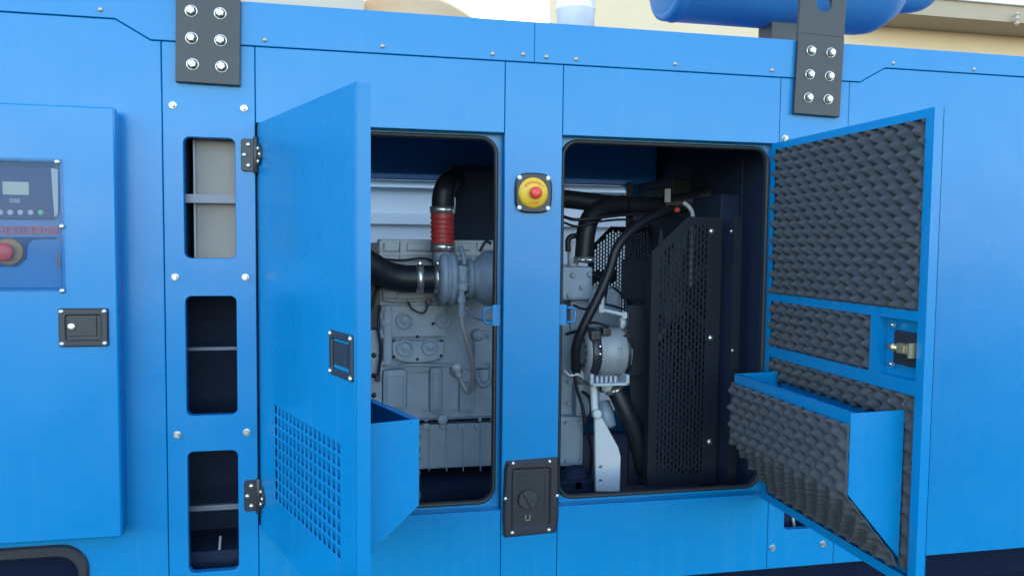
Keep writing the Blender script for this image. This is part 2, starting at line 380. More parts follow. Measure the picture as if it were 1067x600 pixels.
# ------------------------------------------------------------------ doors, built closed in their own frame: a = distance from hinge
def foam_sheet(path, a0, a1, A=.037, pitch=.062, tf=None, skirt=.022, taper=False):
    """egg-crate foam following a path of (y, z) points, between a0 and a1"""
    pts = [Vector(p) for p in path]
    seg = [(pts[i+1]-pts[i]).length for i in range(len(pts)-1)]; L = sum(seg)
    step = pitch/10; nu = max(2, round(L/step)); nv = max(2, round((a1-a0)/step))
    def along(t):
        for i, l in enumerate(seg):
            if t <= l or i == len(seg)-1: return pts[i]+(pts[i+1]-pts[i])*(t/l), i
            t -= l
    b = MB(tf); rows = []
    dirs = [(pts[i+1]-pts[i]).normalized() for i in range(len(pts)-1)]
    for i in range(nu+1):
        t = L*i/nu; p, k = along(t)
        d0, _ = along(max(0, t-.03)); d1, _ = along(min(L, t+.03)); d = (d1-d0).normalized()
        nn = Vector((-d.y, d.x))
        if nn.x < 0: nn = -nn
        row = []
        for j in range(nv+1):
            a = a0+(a1-a0)*j/nv
            c = math.cos(2*PI*(a+.0018*math.sin(t*19+a*6))/pitch)*math.cos(2*PI*(t+.0018*math.sin(a*23+t*5))/pitch)
            h = (.5+.5*c)**1.5
            if i in (0, nu) or j in (0, nv): h *= .75
            h *= 1++.06*math.sin(a*91+t*57)+.05*math.sin(a*37-t*23)+.04*math.sin(a*211+t*173)
            if taper: h *= .25+.75*min(1, (a1-a)/.035)
            q = p+nn*(A*h); row.append(b.v((a, q.x, q.y)))
        rows.append(row)
    for i in range(nu):
        for j in range(nv): b.f([rows[i][j], rows[i][j+1], rows[i+1][j+1], rows[i+1][j]], 0, True)
    # skirt back to the sheet it is glued to
    for edge, back in ((rows[0], None), (rows[-1], None), ([r[0] for r in rows], None), ([r[-1] for r in rows], None)):
        bk = [b.v((v.co.x, v.co.y-skirt, v.co.z)) for v in edge]
        for i in range(len(edge)-1): b.f([edge[i], edge[i+1], bk[i+1], bk[i]], 0)
    return b

def build_door(s, W, D, ze, cut, loc, rot, zt, zb, label):
    tf = lambda p: Vector((s*p.x, p.y, p.z))
    root = bpy.data.objects.new('service_door', None); COL.objects.link(root); root.parent = enc
    # the door itself is the skin mesh
    bpy.data.objects.remove(root)
    g0, g1, h0, h1, nc, nr = .155, .737, .135, .447, 16, 9
    holes = []
    pa, pz = (g1-g0)/nc, (h1-h0)/nr
    for i in range(nc):
        for j in range(nr): holes.append(rrect(g0+i*pa+.0045, h0+j*pz+.0045, g0+(i+1)*pa-.0045, h0+(j+1)*pz-.0045, .003, 1))
    k = MB(tf)
    k.plate([(0, zb), (W, zb), (W, zt), (0, zt)], holes, 0, .003, 0, .0012)
    # returns and inner rim, bars
    k.box(0, .003, .003, D, zb, zt).box(W-.003, W, .0005, D-.0005, zb+.001, zt-.001, 0).box(.003, W-.003, .003, D, zt-.003, zt-.0003).box(.003, W-.003, .003, D, zb+.0003, zb+.003)
    y0, y1 = D-.004, D
    k.box(.003, .024, y0, y1, zb+.003, zt-.003).box(W-.032, W-.003, y0, y1, zb+.003, zt-.003)
    k.box(.024, W-.032, y0, y1, zt-.026, zt-.003).box(.024, W-.032, y0, y1, zb+.003, zb+.03)
    k.box(.024, W-.032, y0, y1, .757, .786).box(.024, W-.032, y0, y1, .545, .586)
    k.box(.607, .646, y0, y1, .586, .757).box(.642, .646, .004, y0, .586, .757).box(.646, W-.032, .004, y0, .757, .760).box(.646, W-.032, .004, y0, .583, .586)
    door = k.build('service_door', 'blue', enc)
    door.location = loc; door.rotation_euler = (0, 0, rot)
    if label: door['label'] = label
    B = dict(parent=door, local=True)
    fy = D-.018; fs = fy-.002
    foam_sheet([(fy, zt-.026), (fy, .786)], .026, W-.034, tf=tf, skirt=fs).build('foam_panel', 'foam', **B)
    foam_sheet([(fy, .757), (fy, .586)], .026, .605, tf=tf, skirt=fs).build('foam_panel', 'foam', **B)
    foam_sheet([(fy, .544), (fy, .46)], .026, .775, tf=tf, skirt=fs).build('foam_panel', 'foam', **B)
    foam_sheet([(fy, .544), (fy, .03)], .752, W-.034, A=.017, tf=tf, skirt=fs).build('foam_panel', 'foam', **B)
    # air scoop: open topped box with sloping foam-covered bottom
    q0, q1, zp, zl, yo = .08, .766, .492, .256, D+.170
    sc = MB(tf); t = .003
    prof = [(D-.004, zp+.004), (yo, zp), (yo, zl), (D-.004, ze)]
    for a in (q0, q1-t):
        v0 = [sc.v((a, y, z)) for y, z in prof]; v1 = [sc.v((a+t, y, z)) for y, z in prof]
        sc.f(v0); sc.f(v1)
        for i in range(4): sc.f([v0[i], v0[(i+1) % 4], v1[(i+1) % 4], v1[i]])
    sc.box(q0+t, q1-t, yo-t, yo, zl, zp)
    sl = [(yo-t, zl), (yo, zl), (D, ze), (D-t, ze)]
    v0 = [sc.v((q0+t, y, z)) for y, z in sl]; v1 = [sc.v((q1-t, y, z)) for y, z in sl]
    for i in range(4): sc.f([v0[i], v0[(i+1) % 4], v1[(i+1) % 4], v1[i]])
    sc.box(q0+t, q1-t, yo-.02, yo-t-.0002, zp-.004, zp-.0005)                    # folded lip
    sc.box(q0+.004, q1-.004, .010, .012, ze-.01, .458)
    scoop = sc.build('air_scoop', 'blue', **B)
    foam_sheet([(yo+.004, .461), (yo+.004, zl-.002), (D+.012, ze+.004), (D+.003, ze-.026)], q0-.004, q1-cut, A=.028, tf=tf, skirt=.0035, taper=cut < .01).build('foam_cover', 'foam', parent=scoop, local=True)
    # latch seen from outside: recessed black paddle
    la = MB(tf); l0, l1, lz0, lz1 = .668, .826, .618, .735
    la.plate(rrect(l0, lz0, l1, lz1, .008, 3), [rrect(l0+.022, lz0+.020, l1-.022, lz1-.020, .004, 2)], -.006, -.0005, 0, .003)
    la.box(l0+.03, l1-.034, -.0035, -.0008, lz0+.03, lz1-.026, 0, .001)
    latch = la.build('latch', 'plastic', **B)
    for xx in (l0+.009, l1-.009):
        for zz in (lz0+.009, lz1-.009):
            fastener('screw', s*xx, -.006, zz, .0075, latch, 'dome', local=True)
    # latch back inside the bay
    lb = MB(tf)
    lb.box(.70, W-.036, .006, .022, .622, .722, 0, .006)
    lb.build('latch_back', 'plastic', **B)
    lm = MB(tf)
    lm.lathe((.695, .034, .672), (1, 0, 0), [(0, .006), (.012, .006), (.013, .012), (.03, .012), (.031, .008), (.05, .008)], 0, 12)
    lm.box(.735, .795, .022, .040, .658, .688, 0, .003).box(.75, .782, .040, .052, .662, .684, 0, .003).box(.795, .803, .022, .05, .652, .694)
    lm.build('latch_bolt', 'brass', **B)
    for zz in (.735, .618): MB(tf).tube([(.678, .02, zz), (.70, .02, zz)], .006, 0, 8).build('stud', 'zinc', **B)
    # hinge leaves on the outer face
    for zc in (.105, 1.245):
        hl = MB(tf); pl = [(.012, zc-.034), (.030, zc-.034), (.052, zc-.012), (.052, zc+.012), (.030, zc+.036), (.012, zc+.036)]
        hl.plate(pl, [], -.007, -.0004, 0, .002); h = hl.build('hinge_leaf', 'plastic', **B)
        for xx, zz in ((.022, zc-.022), (.022, zc+.02), (.038, zc)): fastener('screw', s*xx, -.007, zz, .0075, h, 'dome', local=True)
    return door
build_door(1, .838, .040, .128, .03, (.296, -.008, 0), -rad(68.7), 1.350, -.012, 'blue door swung open showing its plain outer face and square punched vent')
build_door(-1, .842, .032, .060, .0005, (2.187, -.010, 0), rad(90.0), 1.350, -.012, 'blue door swung open showing its foam lined inside and air scoop')

# hinges on the posts
def hinge(x0, x1, zc, kx):
    h = MB(); h.plate([(x0+.006, zc-.053), (x1, zc-.053), (x1, zc+.053), (x0+.006, zc+.053), (x0, zc+.047), (x0, zc-.047)], [], -.008, -.0005, 0, .002)
    h.lathe((kx, -.010, zc-.06), (0, 0, 1), [(0, .008), (.002, .0095), (.118, .0095), (.12, .008)], 0, 12)
    o = h.build('hinge', 'plastic', enc)
    d = x1-x0; sg = 1 if kx > x0 else -1
    for f, zz in ((.6, .034), (.28, 0), (.6, -.034)): fastener('screw', x0+d*(f if sg > 0 else 1-f), -.008, zc+zz, .0085, o, 'dome')
hinge(.242, .282, 1.245, .290); hinge(.242, .282, .105, .290)

# ------------------------------------------------------------------ lifting brackets
def bracket(x0, x1, z0, ztop, bolts, eye=None, tilt=0, fold=None):
    b = MB()
    if fold:
        b.plate([(x0, z0), (x1, z0), (x1, fold), (x0, fold)], [], -.022, -.0035, 0, .002)
        c = (x0+x1)/2+.004
        b.plate([(x0, fold-.001), (x1, fold-.001), (x1+.003, ztop), (x0, ztop)], [circle(c, eye, .033, 24)], -.019, -.004, 0, .002)
    else:
        b.plate([(x0, z0), (x1, z0), (x1, ztop), (x0, ztop)], [], -.022, -.0035, 0, .002)
    o = b.build('lifting_bracket', 'black', enc)
    for p in bolts: fastener('bolt', p[0], -.0215, p[1], .0195, o)
    o.rotation_euler = (0, 0, 0)
    if tilt:
        c = Vector(((x0+x1)/2, 0, (z0+1.6)/2)); w = Matrix.Translation(c) @ Matrix.Rotation(tilt, 4, 'Y') @ Matrix.Translation(-c)
        o.matrix_basis = w
    return o
bp = [(199.5, 14), (229.5, 16), (200.5, 42), (230.5, 44), (202, 69), (232, 71)]
bracket(.047, .243, 1.468, 1.93, [(at(x, y).x, at(x, y).z) for x, y in bp], tilt=rad(1.0))
zs = (1.525, 1.612, 1.700)
bracket(2.240, 2.433, 1.462, 2.02, [(x, z) for z in zs for x in (2.296, 2.379)], eye=1.885, tilt=rad(1.7), fold=1.763)

# ------------------------------------------------------------------ emergency stop and rotary switch on the centre post
c = at(554.5, 201.3); cx, cz = c.x, c.z
sq = []
for k in range(48):
    a = 2*PI*k/48; n = 3.6; r = .070/((abs(math.cos(a))**n+abs(math.sin(a))**n)**(1/n)); sq.append((cx+.003+r*math.cos(a)*.97, cz+r*math.sin(a)*1.02))
es = MB().plate(sq, [], -.014, -.0005, 0, .006).build('emergency_stop', 'plastic', enc)
for sx in (-1, 1):
    for sz in (-1, 1): fastener('screw', cx+.003+sx*.052, -.0135, cz+sz*.053, .0085, es, 'dome', 'white')
MB().lathe((cx, -.013, cz), (0, -1, 0), [(0, .054), (.004, .054), (.006, .050), (.012, .047), (.0125, .024)], 0, 40).build('collar', 'yellow', es)
MB().lathe((cx+.003, -.024, cz-.001), (0, -1, 0), [(0, .014), (.012, .014), (.014, .021), (.026, .0215), (.031, .018), (.0325, .006)], 0, 28).build('button', 'redbtn', es)
lt = MB()
for i, ch in enumerate('EMERGENCY'):
    a = rad(90+54-i*13.5); r = .0375
    add_text(lt, ch, .0135, Matrix.Translation((cx+r*math.cos(a), -.0258, cz+r*math.sin(a))) @ Matrix.Rotation(-(a-PI/2), 4, 'Y') @ UP)
add_text(lt, 'STOP', .0155, Matrix.Translation((cx, -.0258, cz-.036)) @ UP)
lt.build('lettering', 'redink', es)

x0, x1, z0, z1 = 1.133, 1.336, -.098, .187
rp = MB().plate([(x0+.01, z0), (x1-.004, z0+.006), (x1+.004, z0+.06), (x1+.004, z1-.004), (x1-.004, z1), (x0+.012, z1-.006), (x0+.004, z1-.03), (x0-.002, z0+.08), (x0+.002, z0+.006)], [rrect(x0+.036, z0+.035, x1-.034, z1-.038, .006, 3)], -.016, -.0005, 0, .008)
rp.box(x0+.03, x1-.028, -.0055, -.0008, z0+.03, z1-.033)
# sloping sides of the recess
rp.plate([(x0+.03, z0+.03), (x1-.028, z0+.03), (x1-.028, z1-.033), (x0+.03, z1-.033)], [rrect(x0+.055, z0+.055, x1-.05, z1-.06, .006, 3)], -.0075, -.005, 0, .001)
sw = rp.build('switch_plate', 'plastic', enc)
for px, py in ((533.8, 481.5), (571.8, 479.5), (525.9, 518), (579.6, 515), (533, 553.2), (571, 550.2)):
    p = at(px, py); fastener('screw', p.x, -.0145, p.z, .008, sw, 'dome')
k = at(549.5, 519); kn = MB().lathe((k.x, -.006, k.z), (0, -1, 0), [(0, .037), (.010, .036), (.012, .033)], 0, 28)
kn.box(-.034, .034, -.028, -.0175, -.006, .006, 0, .003)
for v in kn.bm.verts:
    if v.co.y < -.0172 and abs(v.co.x) < .05:
        q = Matrix.Rotation(rad(-28)+PI/2*0+rad(90), 3, 'Y') @ v.co; v.co = Vector((k.x+q.x, v.co.y, k.z+q.z))
kn.build('knob', 'black', sw)
u = at(549.5, 538.5); MB().tube([(u.x-.008, -.006, u.z+.012), (u.x-.008, -.006, u.z-.004), (u.x-.004, -.006, u.z-.010), (u.x+.004, -.006, u.z-.010), (u.x+.008, -.006, u.z-.004), (u.x+.008, -.006, u.z+.012)], .0012, 0, 6, False).build('mark', 'railgrey', sw)

# ------------------------------------------------------------------ control cabinet door at the left, with a clear window
yc0, yc1 = -.078, -.046
xr = -.122; zc0, zc1 = .016, 1.371
wx0, wx1 = -.70, X(62.5, 236, yc0); wz0, wz1 = Z(60, 300, yc0), Z(60, 169.5, yc0)
cd = MB().plate(rrect(-.98, zc0, xr, zc1, .006, 2), [rrect(wx0, wz0, wx1, wz1, .006, 2)], yc0, yc1, 0, .005).build('control_door', 'blue', enc)
cb = MB(); cb.plate([(-.97, zc0+.012), (xr-.004, zc0+.012), (xr-.004, zc1-.012), (-.97, zc1-.012)], [rrect(wx0-.01, wz0-.01, wx1+.01, wz1+.01, .006, 2)], yc1+.0005, -.0005, 0, .001)
cb.build('control_box', 'blue', enc)
MB().box(wx0-.012, wx1+.012, yc0-.004, yc0-.0005, wz0-.010, wz1+.010, 0, .001).build('window_pane', 'pane', cd)
for px, py in ((60, 169), (65, 236), (65.5, 303)):
    p = at(px, py, yc0); fastener('screw', p.x, yc0-.004, p.z, .0085, cd, 'dome')
l0, l1, lz0, lz1 = X(61.5, 341, yc0), X(113.5, 341, yc0), Z(88, 361, yc0), Z(88, 321, yc0)
la = MB().plate(rrect(l0, lz0, l1, lz1, .006, 3), [rrect(l0+.022, lz0+.022, l1-.022, lz1-.022, .004, 2)], yc0-.008, yc0-.0005, 0, .004)
la.box(l0+.018, l1-.018, yc0-.0035, yc0-.001, lz0+.018, lz1-.018).box(l0+.031, l1-.034, yc0-.0075, yc0-.003, lz0+.034, lz1-.024, 0, .0015)
la.build('latch', 'plastic', cd)
for xx in (l0+.010, l1-.010):
    for zz in (lz0+.010, lz1-.010): fastener('screw', xx, yc0-.0085, zz, .008, cd, 'dome')
p = at(75.5, 340, yc0); MB().lathe((p.x, yc0-.006, p.z), (0, -1, 0), [(0, .011), (.005, .011), (.006, .009), (.006, .004)], 0, 16).build('keyhole', 'zinc', cd)

# the control panel behind that window
yp = -.040
cp = thing('control_panel', 'dark navy generator control panel with grey display and red stop button behind clear window', 'control panel', (X(30, 300, yp), yp, wz0))
MB().box(wx0-.008, wx1+.008, -.036, -.030, wz0-.008, wz1+.008).build('back_plate', 'panelblue', cp)
def pp(px, py, y=yp): return at(px, py, y)
a, b = pp(57, 229), pp(57, 173)
MB().box(wx0, a.x, yp-.006, -.0365, a.z, b.z, 0, .004).build('controller', 'navy', cp)
ctrl = bpy.data.objects['controller']
e1, e2, e3, e4 = pp(54, 175), pp(61.5, 177), pp(61.5, 224), pp(57.5, 226)
MB().plate([(e4.x, e4.z), (e3.x, e3.z), (e2.x, e2.z), (e1.x, e1.z)], [], yp-.0085, yp-.0062, 0, .0005).build('pale_strip', 'silvergrey', ctrl)  # pale strip along the right side of the controller
a, b = pp(4, 203), pp(31, 190)
MB().box(a.x, b.x, yp-.0085, yp-.0062, a.z, b.z, 0, .001).build('display', 'lcd', ctrl)
for i, px in enumerate((-19, -9, 1.3, 11.8, 22.3, 33, 43.5)):
    q = pp(px, 221.5); MB().lathe((q.x, yp-.0055, q.z), (0, -1, 0), [(0, .0082), (.003, .0082), (.004, .006), (.004, .0005)], 0, 16).build('push_button', 'grn' if px > 40 else 'silvergrey', ctrl)
q = pp(16.5, 209.5); tx = MB(); add_text(tx, 'DSE', .017, Matrix.Translation((q.x, yp-.0066, q.z)) @ UP); tx.build('lettering', 'silvergrey', ctrl)
st = MB()
a, b = pp(0, 246), pp(61, 234)
for i in range(10):
    px = 56-i*8.8; q = pp(px, 240); s_ = .0125
    o_ = [(q.x-s_, q.z-s_), (q.x+s_, q.z-s_), (q.x+s_, q.z+s_), (q.x-s_, q.z+s_)]
    st.plate(o_, [[(q.x-s_*.72, q.z-s_*.72), (q.x+s_*.72, q.z-s_*.72), (q.x+s_*.72, q.z+s_*.72), (q.x-s_*.72, q.z+s_*.72)]], -.0390, -.0364, 0, .0002)
    if i % 3 == 0: st.box(q.x-.003, q.x+.003, -.0388, -.0364, q.z-.006, q.z+.006)
    elif i % 3 == 1: st.lathe((q.x, -.0366, q.z), (0, -1, 0), [(0, .005), (.002, .005), (.0022, .0005)], 0, 10)
    else: st.box(q.x-.006, q.x+.006, -.0388, -.0364, q.z-.002, q.z+.002).box(q.x-.002, q.x+.002, -.0386, -.0364, q.z+.0022, q.z+.0075)
st.build('symbol_strip', 'redink', cp)
a, b = pp(-60, 247), pp(26, 279); 
pl = [pp(-60, 247), pp(59, 247), pp(59, 249), pp(34, 250), pp(29, 254), pp(27, 270), pp(18, 278), pp(-60, 278)]
MB().plate([(v.x, v.z) for v in pl], [], -.0380, -.0362, 0, .0005).build('stop_backing', 'navy', cp)
q = pp(9, 262.5)
MB().lathe((q.x, -.0382, q.z), (0, -1, 0), [(0, .042), (.003, .042), (.006, .039), (.007, .028)], 0, 30).build('stop_collar', 'orange', cp)
MB().lathe((q.x-.008, -.044, q.z), (0, -1, 0), [(0, .020), (.006, .020), (.008, .027), (.018, .028), (.022, .024), (.023, .008)], 0, 26).build('stop_button', 'redbtn', cp)
q0, q1 = pp(59, 279), pp(62.5, 265); MB().plate([(q0.x, q0.z), (q1.x, q0.z), (q1.x, q1.z), (q0.x, q1.z)], [[(q0.x+.003, q0.z+.003), (q1.x-.003, q0.z+.003), (q1.x-.003, q1.z-.003), (q0.x+.003, q1.z-.003)]], -.0385, -.0364, 0, .0003).build('socket_frame', 'orange', cp)

# ------------------------------------------------------------------ the diesel engine
eng = thing('diesel_engine', 'grey painted diesel engine with turbocharger and black hoses inside the open enclosure', 'engine', (1.2, .9, -.1))
YE = .58
def bpx(b, x0, y0, x1, y1, Y, depth, mi=0, ch=.004):
    p, q = at(x0, y1, Y), at(x1, y0, Y); b.box(min(p.x, q.x), max(p.x, q.x), Y, Y+depth, min(p.z, q.z), max(p.z, q.z), mi, ch); return b
def E(px, py, Y=YE): return at(px, py, Y)
# block
bk = MB()
bpx(bk, 330, 300, 560, 441, YE, .5); bpx(bk, 560, 305, 600, 441, YE+.06, .45)
bpx(bk, 396, 318, 466, 352, YE-.018, .03, 0, .006)
for r in ((398, 384, 425, 430), (447, 382, 462, 432), (478, 398, 496, 432)): bpx(bk, *r, YE-.026, .14, 0, .026)
bpx(bk, 494, 345, 530, 384, YE-.02, .04, 0, .006); bpx(bk, 497, 384, 518, 400, YE-.012, .03, 0, .01)
bpx(bk, 399, 318, 409, 382, YE-.03, .05, 0, .012)
bpx(bk, 330, 432.5, 560, 441.5, YE-.03, .06, 0, .004)
for px, py in ((461, 437),): bk.lathe(E(px, py, YE-.03), (0, -1, 0), [(0, .022), (.006, .022), (.008, .018), (.008, .006)], 0, 16)
for px in (444, 461.5, 480, 498): bpx(bk, px-3.5, 441, px+3.5, 447.5, YE-.034, .04, 0, .006)
for px, py in ((475, 386), (497, 349), (402, 336)):
    bk.lathe(E(px, py, YE), (0, -1, 0), [(0, .028), (.02, .026), (.026, .02), (.03, .012), (.031, .001)], 0, 16)
for x0, y0, x1, y1 in ((425, 386, 447, 388), (440, 426, 478, 428)): bpx(bk, x0, y0, x1, y1, YE-.008, .02, 0, .003)
block = bk.build('engine_block', 'engine', eng)
hd = MB(); bpx(hd, 330, 272, 560, 300, YE+.02, .42, 0, .006); bpx(hd, 400, 300, 470, 306, YE-.012, .1, 0, .006)
bpx(hd, 398, 296, 415, 312, YE-.02, .06, 0, .01)
hd.build('cylinder_head', 'engine', eng)
vc = MB(); bpx(vc, 396, 251, 560, 274, YE+.05, .34, 0, .008)
for r in ((400, 253, 416, 262), (424, 253, 450, 261.5), (473, 253, 490, 261), (497, 253, 515, 261)): bpx(vc, *r, YE+.035, .03, 0, .006)
for px in (396.5, 418, 453): bpx(vc, px-1.2, 251.5, px+1.2, 273, YE+.03, .04, 0, .002)
bpx(vc, 397, 264.5, 517, 266, YE+.038, .03, 0, .002)
vc.build('valve_cover', 'engine_pale', eng)
# side covers with round caps
cv = MB()
def ringcap(b, px, py, Y, r, h=.012):
    b.lathe(E(px, py, Y), (0, -1, 0), [(0, r), (h*.8, r), (h, r*.95), (h, r*.72), (h*.4, r*.68), (h*.4, r*.45), (h*.7, r*.40), (h*.7, .001)], 0, 24)
pl = [E(408, 353.5, YE), E(462.5, 354.5, YE), E(461, 371, YE), E(452, 375, YE), E(436, 377, YE), E(420, 376, YE), E(408.5, 372, YE)]
cv.plate([(v.x, v.z) for v in pl], [], YE-.034, YE-.001, 0, .004)
cover = cv.build('side_cover', 'engine', block)
for px, py, r in ((421.5, 334, .036), (462, 333.5, .035)):
    b = MB(); ringcap(b, px, py, YE-.017, r); b.build('core_plug', 'engine', eng)
for px, py, r in ((422, 362.5, .036), (448, 361.5, .036)):
    b = MB(); ringcap(b, px, py, YE-.0335, r, .008); b.build('core_plug', 'engine', eng)
for px, py in ((410.5, 354.8), (435, 350.7), (460, 355), (410.5, 371.5), (435, 374.2), (459.5, 370.5), (451.5, 337)):
    q = E(px, py, YE-.034); fastener('dark_screw_hole', q.x, q.y, q.z, .0065, eng, 'dome', 'hole_shade')  # black domes painted in for the shade inside the screw holes
# mounting arm at the left with three dark holes
ar = MB(); bpx(ar, 372, 344, 398, 432, YE-.06, .05, 0, .004); ar.build('mounting_plate', 'engine', eng)
for py in (370, 391, 411.5): q = E(389.5, py, YE-.06); fastener('dark_plate_hole', q.x, q.y, q.z, .011, eng, 'dome', 'hole_shade')  # black domes stand for the shaded holes, no real bolts
dk = MB(); bpx(dk, 370, 281, 396, 343, YE-.01, .06, 0, .004); bpx(dk, 380, 253, 394, 276, YE-.02, .06, 0, .003)
for i in range(4): bpx(dk, 380, 285+i*9, 388, 291+i*9, YE-.03, .02, 0, .003)
dk.build('wiring_box', 'plastic', eng)
# oil pan
op = MB(); bpx(op, 330, 438, 560, 494, YE-.025, .45, 0, .004)
for px in (399, 416, 432, 447.5, 465.5, 483, 501, 519): bpx(op, px-.9, 443, px+.9, 491, YE-.031, .02, 0, .003)
op.build('oil_pan', 'pan', eng)
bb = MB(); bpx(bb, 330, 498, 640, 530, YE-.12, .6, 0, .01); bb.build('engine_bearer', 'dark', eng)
# turbocharger
YT = .44; tc = E(471, 290, YT); ax = (1, 0, 0)
tb = MB()
def tx_(px): return E(px, 290, YT).x-tc.x
tb.lathe((tc.x, YT, tc.z), ax, [(tx_(455), .05), (tx_(456), .085), (tx_(458), .105), (tx_(461), .112), (tx_(464.5), .108), (tx_(465), .100), (tx_(467), .100), (tx_(467.5), .111), (tx_(471), .113), (tx_(474), .104), (tx_(476), .085), (tx_(476.5), .060), (tx_(486), .055), (tx_(487), .082), (tx_(490), .086), (tx_(491), .082), (tx_(493), .070), (tx_(497), .088), (tx_(503), .108), (tx_(511), .115), (tx_(519), .108), (tx_(524), .08), (tx_(530), .05)], 0, 36)
turbo = tb.build('turbocharger', 'engine', eng)
for k in range(8):
    a = k*PI/4+.3; q = Vector((tc.x+tx_(486.5), YT+math.cos(a)*.076, tc.z+math.sin(a)*.076))
    MB().lathe(q, (-1, 0, 0), [(0, .008), (.008, .008), (.009, .005)], 0, 6, False).build('flange_bolt', 'zinc', turbo)
ft = MB(); ft.tube([E(479.5, 257, .38), E(483, 266, .35), E(484, 276, .33)], .009, 0, 10)
bpx(ft, 478, 276, 488, 304, YT-.10, .06, 0, .012)
ft.lathe(E(482, 291, YT-.10), (0, -1, 0), [(0, .014), (.008, .014), (.01, .01)], 0, 6, False)
ft.lathe(E(481, 303, .33), (0, 0, -1), [(0, .012), (.02, .012), (.021, .017), (.045, .017), (.046, .012), (.075, .012), (.076, .015), (.1, .015), (.101, .008)], 0, 8, False)
ft.build('oil_fitting', 'engine', turbo)
MB().tube([E(480.5, 326, .34), E(482, 340, .34), E(487, 358, .36), E(492, 376, .40), E(493, 392, .44), E(491, 404, .48), E(487, 408.5, .5), E(482, 400, .52), E(478, 388, .54)], .0095, 0, 12).build('oil_line', 'railgrey', eng)
MB().tube([E(484, 319, .34), E(492, 329, .36), E(500, 333, .42), E(512, 334, .5)], .004, 0, 8).build('sensor_wire', 'engine', eng)
cn = MB(); cn.lathe(E(474.5, 379, .54), Vector((.25, -.35, -1)), [(0, .018), (.015, .022), (.03, .020), (.032, .014), (.055, .012), (.06, .01)], 0, 12); cn.build('line_union', 'engine_pale', eng)
MB().tube([E(494, 384, .5), E(499, 398, .5), E(504, 402, .5), E(510, 396, .5), E(512, 380, .5)], .009, 0, 10).build('lifting_eye', 'engine', eng)
# charge air hose from the left
MB().tube([E(368, 266, .36), E(385, 276, .39), E(400, 285, .42), E(416, 289.5, YT), E(432, 290.5, YT), E(459, 290.5, YT)], .055, 0, 24).build('air_hose', 'hose', eng)
def clamp_ring(c, d, r, w, scr, parent, name='hose_clamp'):
    b = MB(); b.lathe(c, d, [(-w/2, r), (-w/2, r+.003), (w/2, r+.003), (w/2, r)], 0, 30)
    for q, dd in scr: b.lathe(q, dd, [(-.014, .005), (-.013, .007), (.013, .007), (.014, .005)], 0, 8)
    return b.build(name, 'zinc', parent)
for px in (437, 455.5):
    q = E(px, 290.5, YT); clamp_ring(q, (1, 0, 0), .056, .029, [((q.x, YT-.02, q.z+.064), (0, 1, 0))], eng)
# red coupling and elbow
rc0, rc1 = E(461, 262, YT), E(461, 219, YT)
n_ = 26; pts = [rc0.lerp(rc1, i/n_) for i in range(n_+1)]
MB().tube(pts, [.047+(.004*math.sin(i*2.2) if 4 < i < 22 else 0) for i in range(n_+1)], 0, 24, False).build('silicone_coupling', 'red', eng)
MB().tube([E(461, 216, YT), E(461.5, 205, YT), E(464, 196, YT+.02), E(468, 190, YT+.14), E(473, 188, YT+.34), E(475, 188, YT+.55)], .044, 0, 22).build('air_elbow', 'hose', eng)
MB().tube([E(461, 255, YT), E(461, 275, YT)], .040, 0, 22).build('compressor_outlet', 'engine', turbo)
for py in (219, 257.5):
    q = E(461, py, YT); clamp_ring(q, (0, 0, 1), .0485, .027, [((q.x+.02, YT-.054, q.z), (1, 0, .1))], eng)
q = E(470, 221, YT-.04); MB().tube([E(472, 222, YT-.05), E(474, 215, YT-.05), E(474, 206, YT-.05)], .0025, 0, 6).build('bleed_wire', 'silvergrey', eng)

ac_ = MB(); bpx(ac_, 469, 175, 540, 262, .92, .4, 0, .02); bpx(ac_, 466, 182, 500, 205, 1.0, .2, 0, .02); ac_.build('air_cleaner', 'dark', eng)
for i, px in enumerate((404, 424, 444, 458, 500, 513)):
    q = E(px, 437, YE-.03)
    if px != 458: fastener('flange_bolt', q.x, q.y, q.z, .0085, eng, 'hex', 'engine')
for px, py in ((399, 322), (399, 350), (399, 378), (466, 306), (420, 303), (440, 303), (496, 306), (509, 350), (509, 378)):
    q = E(px, py, YE-.026); fastener('casting_bolt', q.x, q.y, q.z, .010, eng, 'hex', 'engine')
MB().tube([E(376, 330, .5), E(386, 322, .5), E(392, 306, .5), E(396, 290, .52), E(396, 268, .56)], .007, 0, 8).build('wiring_loom', 'hose', eng)
MB().tube([E(376, 262, .5), E(390, 266, .52), E(402, 270, .56), E(420, 271, .58), E(440, 269, .58), E(452, 272, .56)], .005, 0, 8).build('wiring_loom', 'hose', eng)
MB().tube([E(400, 312, .54), E(420, 313.5, .54), E(450, 312, .54), E(476, 316, .5)], .006, 0, 8).build('fuel_line', 'railgrey', eng)
MB().tube([E(410, 384, .54), E(426, 380, .53), E(470, 381, .53), E(488, 384, .53), E(497, 394, .53)], .005, 0, 8).build('fuel_line', 'engine', eng)
